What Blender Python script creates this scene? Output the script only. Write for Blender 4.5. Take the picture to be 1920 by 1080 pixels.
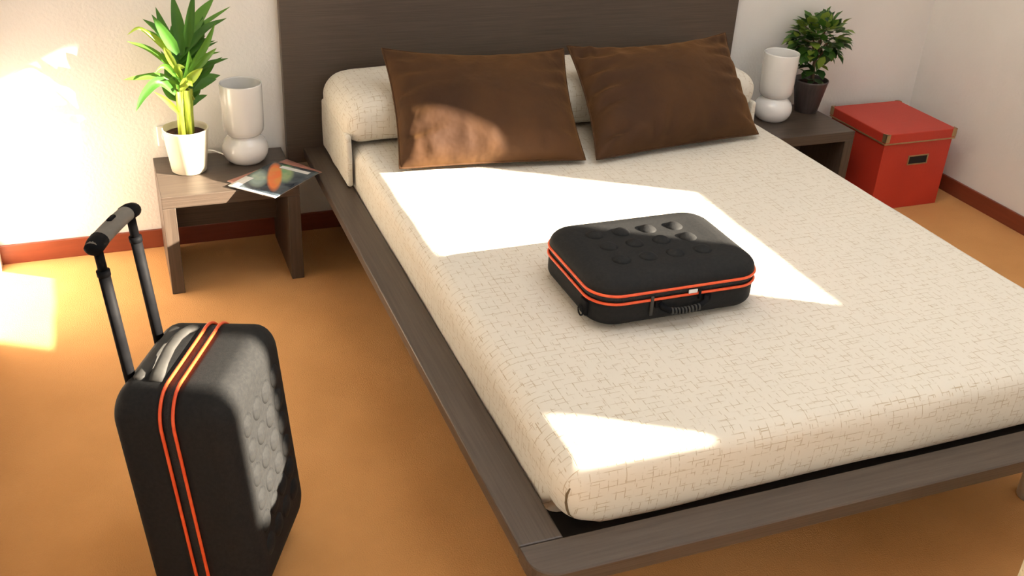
import bpy, bmesh, math, random
from mathutils import Vector, Matrix, noise
from mathutils.bvhtree import BVHTree

for o in list(bpy.data.objects):
    bpy.data.objects.remove(o)
random.seed(7)
SC = bpy.context.scene
COL = SC.collection

# ------------------------------------------------------------------ camera
F_PX, YAW, PITCH, ROLL = 1928.41, 0.3913, 0.5018, 0.0555
CAM = Vector((-0.3604, -3.5419, 1.7184))
_f = Vector((math.sin(YAW) * math.cos(PITCH), math.cos(YAW) * math.cos(PITCH), -math.sin(PITCH)))
_r = Vector((math.cos(YAW), -math.sin(YAW), 0))
_u = _r.cross(_f)
C_R = _r * math.cos(ROLL) + _u * math.sin(ROLL)
C_U = -_r * math.sin(ROLL) + _u * math.cos(ROLL)
cam = bpy.data.cameras.new('camera')
cam.sensor_width = 36.0
cam.lens = 36.0 * F_PX / 1920.0
cam_o = bpy.data.objects.new('camera', cam)
COL.objects.link(cam_o)
cam_o.matrix_world = Matrix(((C_R.x, C_U.x, -_f.x, CAM.x), (C_R.y, C_U.y, -_f.y, CAM.y),
                             (C_R.z, C_U.z, -_f.z, CAM.z), (0, 0, 0, 1)))
SC.camera = cam_o


def px(u, v, axis, val):
    """point where the line of sight through photo pixel (u, v) meets the plane axis = val"""
    d = C_R * ((u - 960) / F_PX) - C_U * ((v - 540) / F_PX) + _f
    return CAM + d * ((val - CAM[axis]) / d[axis])


# ------------------------------------------------------------------ light
world = bpy.data.worlds.new('world')
SC.world = world
world.use_nodes = True
bg = world.node_tree.nodes['Background']
bg.inputs[0].default_value = (0.84, 0.92, 1.0, 1)
bg.inputs[1].default_value = 3.0
SUN_DIR = Vector((-1, 0.60, -0.475))
sun = bpy.data.lights.new('sun', 'SUN')
sun.energy = 50.0
sun.color = (1.0, 0.87, 0.69)
sun.angle = math.radians(0.6)
sun_o = bpy.data.objects.new('sun', sun)
COL.objects.link(sun_o)
sun_o.rotation_euler = SUN_DIR.to_track_quat('-Z', 'Y').to_euler()
sun_o.location = (6, -5, 5)
SC.view_settings.view_transform = 'Standard'
SC.view_settings.look = 'None'
SC.view_settings.gamma = 1.0
SC.view_settings.use_curve_mapping = False
SC.view_settings.exposure = -0.12


# ------------------------------------------------------------------ materials
def material(name, col, rough=0.5, spec=0.5, metal=0.0, sheen=0.0, sheen_tint=None, coat=0.0, trans=0.0):
    m = bpy.data.materials.new(name)
    m.use_nodes = True
    b = m.node_tree.nodes['Principled BSDF']
    b.inputs['Base Color'].default_value = (*col, 1)
    b.inputs['Roughness'].default_value = rough
    b.inputs['Specular IOR Level'].default_value = spec
    b.inputs['Metallic'].default_value = metal
    b.inputs['Sheen Weight'].default_value = sheen
    b.inputs['Coat Weight'].default_value = coat
    if sheen_tint:
        b.inputs['Sheen Tint'].default_value = (*sheen_tint, 1)
    return m


def nodes(m):
    nt = m.node_tree
    b = nt.nodes['Principled BSDF']

    def add(kind, **kw):
        n = nt.nodes.new(kind)
        for k, v in kw.items():
            setattr(n, k, v)
        return n
    return nt, b, add, nt.links.new


def noise_mat(name, c1, c2, scale=40, rough=0.6, bump=0.0, bump_scale=None, stretch=(1, 1, 1), detail=4.0,
              contrast=(0.35, 0.65), dist=0.01, **kw):
    """two-tone procedural material with noise driven colour and bump (object coordinates)"""
    m = material(name, c1, rough, **kw)
    nt, b, add, link = nodes(m)
    tc = add('ShaderNodeTexCoord')
    mp = add('ShaderNodeMapping')
    mp.inputs['Scale'].default_value = stretch
    link(tc.outputs['Object'], mp.inputs[0])
    n = add('ShaderNodeTexNoise')
    n.inputs['Scale'].default_value = scale
    n.inputs['Detail'].default_value = detail
    link(mp.outputs[0], n.inputs['Vector'])
    r = add('ShaderNodeValToRGB')
    r.color_ramp.elements[0].position, r.color_ramp.elements[1].position = contrast
    r.color_ramp.elements[0].color = (*c1, 1)
    r.color_ramp.elements[1].color = (*c2, 1)
    link(n.outputs['Fac'], r.inputs[0])
    link(r.outputs[0], b.inputs['Base Color'])
    if bump:
        n2 = add('ShaderNodeTexNoise')
        n2.inputs['Scale'].default_value = bump_scale or scale
        n2.inputs['Detail'].default_value = 3
        link(mp.outputs[0], n2.inputs['Vector'])
        bp = add('ShaderNodeBump')
        bp.inputs['Strength'].default_value = bump
        bp.inputs['Distance'].default_value = dist
        link(n2.outputs['Fac'], bp.inputs['Height'])
        link(bp.outputs[0], b.inputs['Normal'])
    return m


M = {}
M['plaster'] = noise_mat('white_plaster', (0.76, 0.735, 0.70), (0.80, 0.775, 0.74), 3, 0.85, 0.35, 90, dist=0.004)
M['ceiling'] = noise_mat('ceiling_paint', (0.80, 0.78, 0.75), (0.82, 0.80, 0.77), 3, 0.9)
M['carpet'] = noise_mat('orange_carpet', (0.62, 0.300, 0.098), (0.67, 0.330, 0.112), 5, 0.95, 0.5, 260, detail=8,
                        spec=0.15, dist=0.004, sheen=0.1)
M['skirting'] = noise_mat('red_brown_skirting', (0.19, 0.040, 0.018), (0.22, 0.048, 0.022), 6, 0.38,
                          stretch=(1, 1, 12))


def wood(name, c1, c2, stretch, rough=0.42):
    m = material(name, c1, rough, spec=0.5)
    nt, b, add, link = nodes(m)
    tc = add('ShaderNodeTexCoord')
    mp = add('ShaderNodeMapping')
    mp.inputs['Scale'].default_value = stretch
    link(tc.outputs['Object'], mp.inputs[0])
    n = add('ShaderNodeTexNoise')
    n.inputs['Scale'].default_value = 6
    n.inputs['Detail'].default_value = 7
    n.inputs['Roughness'].default_value = 0.62
    link(mp.outputs[0], n.inputs['Vector'])
    r = add('ShaderNodeValToRGB')
    r.color_ramp.elements[0].position = 0.36
    r.color_ramp.elements[1].position = 0.66
    r.color_ramp.elements[0].color = (*c1, 1)
    r.color_ramp.elements[1].color = (*c2, 1)
    link(n.outputs['Fac'], r.inputs[0])
    link(r.outputs[0], b.inputs['Base Color'])
    bp = add('ShaderNodeBump')
    bp.inputs['Strength'].default_value = 0.25
    bp.inputs['Distance'].default_value = 0.002
    link(n.outputs['Fac'], bp.inputs['Height'])
    link(bp.outputs[0], b.inputs['Normal'])
    return m


W1, W2 = (0.060, 0.043, 0.032), (0.092, 0.067, 0.050)
M['wood_x'] = wood('dark_wood_grain_across', W1, W2, (0.6, 14, 48))
M['wood_y'] = wood('dark_wood_grain_along', W1, W2, (26, 0.6, 48))
M['wood_z'] = wood('dark_wood_grain_up', W1, W2, (14, 14, 0.6))


def hatch_fabric():
    """cream cloth with a fine woven print of short brown strokes running both ways (UV in metres)"""
    m = material('cream_hatched_cloth', (0.74, 0.67, 0.55), 0.9, spec=0.15, sheen=0.15)
    nt, b, add, link = nodes(m)
    uv = add('ShaderNodeUVMap')
    fac = None
    for i, rot in enumerate((0.0, math.pi / 2)):
        mp = add('ShaderNodeMapping')
        mp.inputs['Rotation'].default_value = (0, 0, rot)
        mp.inputs['Location'].default_value = (0.37 * i, 0.113 * i, 0)
        link(uv.outputs[0], mp.inputs[0])
        br = add('ShaderNodeTexBrick')
        br.offset = 0.37
        br.offset_frequency = 2
        br.squash = 0.6
        br.squash_frequency = 3
        br.inputs['Scale'].default_value = 1.0
        br.inputs['Brick Width'].default_value = 0.062
        br.inputs['Row Height'].default_value = 0.0195
        br.inputs['Mortar Size'].default_value = 0.0011
        br.inputs['Mortar Smooth'].default_value = 0.6
        link(mp.outputs[0], br.inputs['Vector'])
        n = add('ShaderNodeTexNoise')
        n.inputs['Scale'].default_value = 34
        n.inputs['Detail'].default_value = 2
        mp2 = add('ShaderNodeMapping')
        mp2.inputs['Rotation'].default_value = (0, 0, rot)
        mp2.inputs['Scale'].default_value = (0.8, 1.7, 1)
        mp2.inputs['Location'].default_value = (3.1 * i, 1.7, 0)
        link(uv.outputs[0], mp2.inputs[0])
        link(mp2.outputs[0], n.inputs['Vector'])
        rp = add('ShaderNodeValToRGB')
        rp.color_ramp.elements[0].position = 0.47
        rp.color_ramp.elements[1].position = 0.58
        link(n.outputs['Fac'], rp.inputs[0])
        mu = add('ShaderNodeMath', operation='MULTIPLY')
        link(br.outputs['Fac'], mu.inputs[0])
        link(rp.outputs[0], mu.inputs[1])
        if fac is None:
            fac = mu
        else:
            mx = add('ShaderNodeMath', operation='MAXIMUM')
            link(fac.outputs[0], mx.inputs[0])
            link(mu.outputs[0], mx.inputs[1])
            fac = mx
    mixn = add('ShaderNodeMix', data_type='RGBA')
    mixn.inputs['A'].default_value = (0.715, 0.665, 0.57, 1)
    mixn.inputs['B'].default_value = (0.50, 0.41, 0.29, 1)
    link(fac.outputs[0], mixn.inputs['Factor'])
    link(mixn.outputs['Result'], b.inputs['Base Color'])
    bp = add('ShaderNodeBump')
    bp.inputs['Strength'].default_value = 0.25
    bp.inputs['Distance'].default_value = 0.002
    bp.invert = True
    link(fac.outputs[0], bp.inputs['Height'])
    link(bp.outputs[0], b.inputs['Normal'])
    return m


M['cloth'] = hatch_fabric()
M['seam'] = material('brown_seam_crease_shade', (0.16, 0.11, 0.055), 0.9)
M['velvet'] = noise_mat('brown_velvet', (0.036, 0.0155, 0.0075), (0.060, 0.026, 0.009), 5, 0.75, 0.55, 9, spec=0.2,
                        sheen=0.25, sheen_tint=(0.80, 0.40, 0.12), dist=0.02)
M['opal'] = noise_mat('white_opal_glass', (0.80, 0.78, 0.75), (0.82, 0.80, 0.77), 4, 0.22, coat=0.4)
M['opal_dark'] = noise_mat('opal_glass_lower', (0.80, 0.78, 0.76), (0.82, 0.80, 0.78), 4, 0.15, coat=0.5)
M['cord'] = noise_mat('white_cord', (0.72, 0.70, 0.67), (0.75, 0.73, 0.70), 20, 0.5)
M['pot_cream'] = noise_mat('cream_ceramic', (0.74, 0.66, 0.50), (0.78, 0.70, 0.54), 5, 0.4, stretch=(6, 6, 0.6))
M['pot_dark'] = noise_mat('dark_grey_pot', (0.060, 0.046, 0.044), (0.085, 0.066, 0.062), 10, 0.42,
                          stretch=(8, 8, 0.5))
M['soil'] = noise_mat('dark_soil', (0.035, 0.012, 0.008), (0.08, 0.028, 0.018), 60, 0.95, 0.8, 80)
M['cane'] = noise_mat('yellow_green_cane', (0.33, 0.46, 0.035), (0.52, 0.58, 0.08), 30, 0.45, stretch=(6, 6, 1))
M['bark'] = noise_mat('brown_bark', (0.09, 0.06, 0.035), (0.15, 0.10, 0.06), 40, 0.8)


def leaf_mat(name, c1, c2, c3=None, scale=8, rough=0.4):
    m = noise_mat(name, c1, c2, scale, rough, spec=0.4)
    nt, b, add, link = nodes(m)
    b.inputs['Subsurface Weight'].default_value = 0.0
    tr = add('ShaderNodeBsdfTranslucent')
    tr.inputs[0].default_value = (*(c3 or c2), 1)
    mx = add('ShaderNodeMixShader')
    mx.inputs[0].default_value = 0.25
    link(b.outputs[0], mx.inputs[1])
    link(tr.outputs[0], mx.inputs[2])
    link(mx.outputs[0], nt.nodes['Material Output'].inputs[0])
    return m


M['leaf'] = leaf_mat('deep_green_leaf', (0.030, 0.105, 0.016), (0.062, 0.185, 0.026), (0.12, 0.32, 0.04))
M['leaf_mid'] = leaf_mat('mid_green_leaf', (0.060, 0.185, 0.020), (0.12, 0.30, 0.035), (0.2, 0.42, 0.04))
M['leaf_pale'] = leaf_mat('yellow_green_leaf', (0.20, 0.36, 0.03), (0.38, 0.50, 0.06), (0.45, 0.58, 0.06))
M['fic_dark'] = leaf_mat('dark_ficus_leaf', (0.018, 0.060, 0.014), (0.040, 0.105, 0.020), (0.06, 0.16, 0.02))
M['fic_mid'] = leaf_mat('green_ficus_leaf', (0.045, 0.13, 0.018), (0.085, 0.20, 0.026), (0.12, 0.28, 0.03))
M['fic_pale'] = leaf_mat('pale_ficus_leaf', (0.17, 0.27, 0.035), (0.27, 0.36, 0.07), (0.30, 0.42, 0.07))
M['red_card'] = noise_mat('red_card', (0.50, 0.036, 0.018), (0.55, 0.043, 0.021), 5, 0.5, 0.1, 160)
M['brass'] = noise_mat('brass_trim', (0.42, 0.30, 0.15), (0.52, 0.38, 0.20), 30, 0.35, metal=0.7)
M['hole_shade'] = material('painted_hole_shade', (0.006, 0.004, 0.004), 0.9)
M['shell'] = noise_mat('black_moulded_fabric', (0.018, 0.018, 0.0185), (0.023, 0.023, 0.0225), 120, 0.66, 0.35, 420,
                       spec=0.08, sheen=0.0, dist=0.0012)
M['black_plastic'] = noise_mat('black_plastic', (0.006, 0.006, 0.007), (0.010, 0.010, 0.011), 30, 0.6, spec=0.06)
M['grey_rubber'] = noise_mat('grey_rubber', (0.045, 0.043, 0.040), (0.062, 0.060, 0.055), 30, 0.7, spec=0.25)
M['grip_grey'] = noise_mat('grey_grip', (0.15, 0.14, 0.12), (0.19, 0.175, 0.15), 30, 0.65, spec=0.25)
M['piping'] = noise_mat('orange_piping', (0.80, 0.085, 0.020), (0.88, 0.12, 0.03), 60, 0.42)
M['zip'] = noise_mat('black_zip_tape', (0.009, 0.010, 0.012), (0.018, 0.020, 0.022), 300, 0.7, 0.4, 500)
M['steel'] = noise_mat('brushed_steel', (0.50, 0.48, 0.44), (0.58, 0.56, 0.52), 40, 0.35, metal=0.8)
M['white_plastic'] = noise_mat('white_plastic', (0.78, 0.77, 0.75), (0.80, 0.79, 0.77), 10, 0.4)
M['white_paint'] = noise_mat('white_paint', (0.78, 0.77, 0.75), (0.80, 0.79, 0.77), 10, 0.5)
M['dark_base'] = noise_mat('black_under_cloth', (0.012, 0.010, 0.009), (0.018, 0.016, 0.014), 20, 0.9)
M['cream_cloth'] = noise_mat('cream_upholstery', (0.72, 0.62, 0.42), (0.76, 0.66, 0.46), 60, 0.9, 0.3, 200)
M['sun_shaping_curtain'] = noise_mat('beige_added_curtain', (0.62, 0.56, 0.48), (0.66, 0.60, 0.52), 60, 0.9)
M['paper'] = noise_mat('white_paper', (0.80, 0.80, 0.79), (0.83, 0.83, 0.82), 20, 0.5)
M['leaflet_red'] = noise_mat('red_brown_print', (0.34, 0.16, 0.12), (0.50, 0.22, 0.17), 14, 0.4)


# ------------------------------------------------------------------ mesh helpers
def link_obj(name, me, mat, parent=None, smooth=False, loc=None):
    o = bpy.data.objects.new(name, me)
    COL.objects.link(o)
    if mat is not None and not me.materials:
        me.materials.append(mat)
    if smooth:
        for p in me.polygons:
            p.use_smooth = True
    if parent is not None:
        o.parent = parent
    if loc is not None:
        o.location = loc
    return o


def mesh(name, verts, faces, mat, parent=None, smooth=False, loc=None):
    me = bpy.data.meshes.new(name)
    me.from_pydata([tuple(v) for v in verts], [], faces)
    bm = bmesh.new()
    bm.from_mesh(me)
    bmesh.ops.recalc_face_normals(bm, faces=bm.faces)
    bm.to_mesh(me)
    bm.free()
    me.update()
    return link_obj(name, me, mat, parent, smooth, loc)


def bm_box(bm, x0, x1, y0, y1, z0, z1):
    r = bmesh.ops.create_cube(bm, size=1.0)
    for v in r['verts']:
        v.co = Vector(((x0 + x1) / 2 + v.co.x * (x1 - x0), (y0 + y1) / 2 + v.co.y * (y1 - y0),
                       (z0 + z1) / 2 + v.co.z * (z1 - z0)))
    return r['verts']


def box(name, b, mat, parent=None, bevel=0.0, seg=2):
    bm = bmesh.new()
    bm_box(bm, *b)
    if bevel:
        bmesh.ops.bevel(bm, geom=list(bm.edges), offset=bevel, segments=seg, affect='EDGES', profile=0.5)
    me = bpy.data.meshes.new(name)
    bm.to_mesh(me)
    bm.free()
    return link_obj(name, me, mat, parent)


def boxes(name, bs, mat, parent=None):
    bm = bmesh.new()
    for b in bs:
        bm_box(bm, *b)
    me = bpy.data.meshes.new(name)
    bm.to_mesh(me)
    bm.free()
    return link_obj(name, me, mat, parent)


def lathe(name, prof, mat, parent=None, n=40, loc=None, smooth=True):
    verts, faces = [], []
    for r, z in prof:
        for k in range(n):
            a = 2 * math.pi * k / n
            verts.append((r * math.cos(a), r * math.sin(a), z))
    for i in range(len(prof) - 1):
        for k in range(n):
            faces.append((i * n + k, i * n + (k + 1) % n, (i + 1) * n + (k + 1) % n, (i + 1) * n + k))
    if prof[0][0] > 1e-5:
        faces.append(tuple(range(n))[::-1])
    if prof[-1][0] > 1e-5:
        faces.append(tuple((len(prof) - 1) * n + k for k in range(n)))
    o = mesh(name, verts, faces, mat, parent, smooth, loc)
    return o


def sweep(name, pts, radii, mat, parent=None, n=10, closed=False, flat=1.0, smooth=True, up=Vector((0, 0, 1))):
    """tube along pts; flat squeezes it along the frame's second axis"""
    pts = [Vector(p) for p in pts]
    if not isinstance(radii, (list, tuple)):
        radii = [radii] * len(pts)
    verts, faces = [], []
    N = len(pts)
    prev = None
    for i, p in enumerate(pts):
        a = pts[(i - 1) % N] if (closed or i > 0) else p
        b = pts[(i + 1) % N] if (closed or i < N - 1) else p
        t = (b - a).normalized()
        s = t.cross(up)
        if s.length < 1e-3:
            s = t.cross(Vector((1, 0, 0)))
        s.normalize()
        if prev is not None and s.dot(prev) < 0:
            s = -s
        prev = s
        w = s.cross(t)
        for k in range(n):
            an = 2 * math.pi * k / n
            verts.append(p + s * (radii[i] * math.cos(an)) + w * (radii[i] * flat * math.sin(an)))
    m = N if closed else N - 1
    for i in range(m):
        j = (i + 1) % N
        for k in range(n):
            faces.append((i * n + k, i * n + (k + 1) % n, j * n + (k + 1) % n, j * n + k))
    if not closed:
        faces.append(tuple(range(n))[::-1])
        faces.append(tuple((N - 1) * n + k for k in range(n)))
    return mesh(name, verts, faces, mat, parent, smooth)


def rr_outline(a, b, R, seg=8):
    """rounded rectangle outline, half sizes a x b"""
    R = max(min(R, a - 1e-4, b - 1e-4), 1e-4)
    out = []
    for cx, cy, a0 in ((a - R, b - R, 0), (-a + R, b - R, 90), (-a + R, -b + R, 180), (a - R, -b + R, 270)):
        for i in range(seg + 1):
            an = math.radians(a0 + 90 * i / seg)
            out.append((cx + R * math.cos(an), cy + R * math.sin(an)))
    return out


def slab(name, a, b, R, prof, mat, parent=None, seg=8, axis='z', smooth=True):
    """stack of inset rounded rectangles; prof = [(inset, height)]. axis = direction of height"""
    verts, faces = [], []
    n = 4 * (seg + 1)
    for ins, h in prof:
        for (x, y) in rr_outline(a - ins, b - ins, R - ins, seg):
            verts.append((x, y, h) if axis == 'z' else (h, x, y))
    for i in range(len(prof) - 1):
        for k in range(n):
            faces.append((i * n + k, i * n + (k + 1) % n, (i + 1) * n + (k + 1) % n, (i + 1) * n + k))
    faces.append(tuple(range(n))[::-1])
    faces.append(tuple((len(prof) - 1) * n + k for k in range(n)))
    o = mesh(name, verts, faces, mat, parent, smooth)
    return o


def quarter(r, h0, h1, n=6, inset0=0.0):
    """edge rounding: goes from full outline at h0 to inset r at h1 (quarter ellipse)"""
    return [(inset0 + r * (1 - math.cos(math.pi / 2 * i / n)), h0 + (h1 - h0) * math.sin(math.pi / 2 * i / n))
            for i in range(n + 1)]


def tag(o, label, cat, group=None):
    o['label'] = label
    o['category'] = cat
    if group:
        o['group'] = group
    return o


def thing(name, label, cat, loc=(0, 0, 0), group=None):
    o = bpy.data.objects.new(name, None)
    o.empty_display_size = 0.05
    COL.objects.link(o)
    o.location = loc
    return tag(o, label, cat, group)


def structure(o):
    o['kind'] = 'structure'
    return o


def cloth_uv(o, x0, x1, y0, y1, z1):
    """unfold: top by x,y; sides continue past the edges; metres"""
    me = o.data
    uv = me.uv_layers.new(name='UVMap')
    for p in me.polygons:
        n = p.normal
        for li in p.loop_indices:
            c = me.vertices[me.loops[li].vertex_index].co
            if abs(n.z) >= max(abs(n.x), abs(n.y)) * 0.9:
                q = (c.x, c.y)
            elif abs(n.x) > abs(n.y):
                q = (c.x + (z1 - c.z) * (1 if n.x > 0 else -1), c.y)
            else:
                q = (c.x, c.y + (z1 - c.z) * (1 if n.y > 0 else -1))
            uv.data[li].uv = q


def soft_box(name, b, r, mat, parent=None, div=(40, 40, 8), fn=None, uv=True):
    """finely divided box with rounded edges (radius r) and an optional displacement fn(co) -> co"""
    x0, x1, y0, y1, z0, z1 = b
    c = Vector(((x0 + x1) / 2, (y0 + y1) / 2, (z0 + z1) / 2))
    hs = Vector(((x1 - x0) / 2, (y1 - y0) / 2, (z1 - z0) / 2))

    def ticks(h, n):
        rr = min(r, h)
        e = [-h + rr * (1 - math.cos(math.pi / 2 * i / 6)) * 1.0 for i in range(6)]
        mid = [-h + rr + (2 * h - 2 * rr) * i / n for i in range(n + 1)]
        return e + mid + [-q for q in e[::-1]]
    T = [ticks(hs[i], div[i]) for i in range(3)]
    idx, verts, faces = {}, [], []

    def vid(p):
        k = tuple(round(q, 6) for q in p)
        if k not in idx:
            v = Vector(p)
            inn = Vector([max(-(hs[i] - min(r, hs[i])), min(hs[i] - min(r, hs[i]), v[i])) for i in range(3)])
            d = v - inn
            if d.length > 1e-9:
                # map cube shell to rounded shell
                d = d.normalized() * r
            v = inn + d + c
            if fn:
                v = fn(v)
            idx[k] = len(verts)
            verts.append(v)
        return idx[k]
    for ax in range(3):
        i1, i2 = (ax + 1) % 3, (ax + 2) % 3
        for s in (-1, 1):
            for i in range(len(T[i1]) - 1):
                for j in range(len(T[i2]) - 1):
                    q = []
                    for (ii, jj) in ((i, j), (i + 1, j), (i + 1, j + 1), (i, j + 1)):
                        p = [0, 0, 0]
                        p[ax] = s * hs[ax]
                        p[i1] = T[i1][ii]
                        p[i2] = T[i2][jj]
                        q.append(vid(p))
                    if len(set(q)) == 4:
                        faces.append(q)
    o = mesh(name, verts, faces, mat, parent, True)
    if uv:
        cloth_uv(o, x0, x1, y0, y1, z1)
    return o


# ------------------------------------------------------------------ room
WX, LX, RY, CZ = 3.007, -0.812, -4.7, 2.6
T_ = 0.04
structure(box('floor', (LX - 0.1, WX + 0.1, RY - 0.1, 0.1, -0.1, 0), M['carpet']))
# ceiling; the roof window over the bed is added for soft overhead light
SX0, SX1, SY0, SY1 = 0.30, 2.00, -2.70, -0.95
structure(boxes('ceiling', [(LX - 0.1, SX0, RY, 0.1, CZ, CZ + 0.1), (SX1, WX + T_, RY, 0.1, CZ, CZ + 0.1),
                            (SX0, SX1, RY, SY0, CZ, CZ + 0.1), (SX0, SX1, SY1, 0.1, CZ, CZ + 0.1)], M['ceiling']))
structure(boxes('window_3', [(SX0 - 0.05, SX0, SY0 - 0.05, SY1 + 0.05, CZ + 0.1, CZ + 0.55),
                             (SX1, SX1 + 0.05, SY0 - 0.05, SY1 + 0.05, CZ + 0.1, CZ + 0.55),
                             (SX0, SX1, SY0 - 0.05, SY0, CZ + 0.1, CZ + 0.55), (SX0, SX1, SY1, SY1 + 0.05, CZ + 0.1, CZ + 0.55)],
                M['white_paint']))
structure(box('wall_back', (LX - 0.1, WX + 0.1, 0, 0.1, 0, CZ), M['plaster']))
structure(box('wall_left', (LX - 0.1, LX, RY, 0, 0, CZ), M['plaster']))
# right wall with two window openings; the sun comes through them
WZ0, WZ1 = 1.31, 2.404
WIN = [(-2.835, -2.085), (-4.45, -3.545)]
structure(boxes('wall_right', [
    (WX, WX + T_, RY, 0, 0, WZ0), (WX, WX + T_, RY, 0, WZ1, CZ),
    (WX, WX + T_, WIN[0][1], 0, WZ0, WZ1), (WX, WX + T_, WIN[1][1], WIN[0][0], WZ0, WZ1),
    (WX, WX + T_, RY, WIN[1][0], WZ0, WZ1)], M['plaster']))
# rear wall; its window opening is added to bring in soft light
OX0, OX1, OZ = 0.7, 1.9, 2.25
structure(boxes('wall_rear', [(LX - 0.1, OX0, RY - 0.1, RY, 0, CZ), (OX1, WX + 0.1, RY - 0.1, RY, 0, CZ),
                              (OX0, OX1, RY - 0.1, RY, OZ, CZ), (OX0, OX1, RY - 0.1, RY, 0, 0.9)], M['plaster']))
for i, (a, b) in enumerate(WIN):
    structure(boxes('window_%d' % (i + 1), [
        (WX - 0.012, WX, a - 0.05, a, WZ0 - 0.05, WZ1 + 0.05), (WX - 0.012, WX, b, b + 0.05, WZ0 - 0.05, WZ1 + 0.05),
        (WX - 0.012, WX, a, b, WZ1, WZ1 + 0.05), (WX - 0.012, WX, a, b, WZ0 - 0.05, WZ0)], M['white_paint']))
BB = 0.069
structure(box('baseboard_back', (LX, WX, -0.012, 0, 0, BB), M['skirting'], bevel=0.002))
structure(box('baseboard_right', (WX - 0.012, WX, RY, -0.012, 0, BB), M['skirting'], bevel=0.002))
structure(box('trim_1', (LX, LX + 0.010, -0.11, -0.013, 0, 2.1), M['white_paint'], bevel=0.002))

# drape added over the second window, out of view, to shape the sunlight
cv, cf = [], []
NC = 40
zs = [2.50, 2.2, 1.95, 1.74, 1.73, 1.69, 1.65, 1.61, 1.57, 1.53, 1.3, 1.1]
for z in zs:
    e = -3.745 if z >= 1.735 else min(-3.50, -3.735 + (1.735 - z) * 1.2)
    for i in range(NC + 1):
        t = i / NC
        cv.append((2.965 + 0.012 * math.sin(t * 44), e + (-4.50 - e) * t, z))
for j in range(len(zs) - 1):
    for i in range(NC):
        cf.append((j * (NC + 1) + i, j * (NC + 1) + i + 1, (j + 1) * (NC + 1) + i + 1, (j + 1) * (NC + 1) + i))
cur = mesh('sun_shaping_curtain', cv, cf, M['sun_shaping_curtain'], smooth=True)
md = cur.modifiers.new('thickness', 'SOLIDIFY')
md.thickness = 0.004
tag(cur, 'beige pleated drape added out of view to shape the sunlight', 'sun_shaping_curtain')

# ------------------------------------------------------------------ bed frame
BX0, BX1, BY, BZ0, BZ1 = 0.243, 1.929, -2.278, 0.309, 0.344
HX0, HX1 = 0.186, 1.986
bed = thing('bed_frame', 'dark brown wooden double bed frame with wide flat rails and plain panel headboard', 'bed',
            ((BX0 + BX1) / 2, -1.1, 0))
O = Vector(bed.location)


def L(b):
    return (b[0] - O.x, b[1] - O.x, b[2] - O.y, b[3] - O.y, b[4] - O.z, b[5] - O.z)


box('headboard', L((HX0, HX1, -0.040, -0.002, 0.287, 1.16)), M['wood_x'], bed, 0.003)
box('side_rail', L((BX0, BX0 + 0.092, -2.187, -0.041, BZ0, BZ1)), M['wood_y'], bed, 0.004)
box('side_rail', L((BX1 - 0.092, BX1, -2.187, -0.041, BZ0, BZ1)), M['wood_y'], bed, 0.004)
# foot rail with rounded outer corners
fv, RC = [], 0.055
pts = [(BX0, -2.188), (BX1, -2.188)]
for k in range(9):
    a = math.radians(0 - 90 * k / 8)
    pts.append((BX1 - RC + RC * math.cos(a), BY + RC + RC * math.sin(a)))
for k in range(9):
    a = math.radians(-90 - 90 * k / 8)
    pts.append((BX0 + RC + RC * math.cos(a), BY + RC + RC * math.sin(a)))
n = len(pts)
verts = [(x - O.x, y - O.y, z) for z in (BZ0, BZ1 - 0.003) for x, y in pts] + \
        [((x - O.x) * 0.9985, (y + 2.23) * 0.94 - 2.23 - O.y, BZ1) for x, y in pts]
faces = [tuple(range(n))[::-1], tuple(2 * n + k for k in range(n))]
for j in range(2):
    faces += [(j * n + k, j * n + (k + 1) % n, (j + 1) * n + (k + 1) % n, (j + 1) * n + k) for k in range(n)]
mesh('foot_rail', verts, faces, M['wood_x'], bed)
box('mattress_base', L((BX0 + 0.092, BX1 - 0.092, -2.187, -0.041, 0.262, 0.290)), M['dark_base'], bed)
boxes('support_frame', [L((0.42, 0.45, -2.12, -0.2, 0.20, 0.262)), L((1.72, 1.75, -2.12, -0.2, 0.20, 0.262)),
                        L((0.45, 1.72, -2.12, -2.09, 0.20, 0.262)), L((0.45, 1.72, -0.23, -0.2, 0.20, 0.262))],
      M['dark_base'], bed)
for lx in (0.424, 1.748):
    for ly in (-2.085, -0.215):
        lathe('leg', [(0.033, 0), (0.034, 0.004), (0.034, 0.198), (0.028, 0.2)], M['steel'], bed, 28,
              (lx - O.x, ly - O.y, 0))

# ------------------------------------------------------------------ mattress
MX0, MX1, MY0, MY1, MZ0, MZ1 = 0.3375, 1.8345, -2.166, -0.045, 0.292, 0.482


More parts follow.
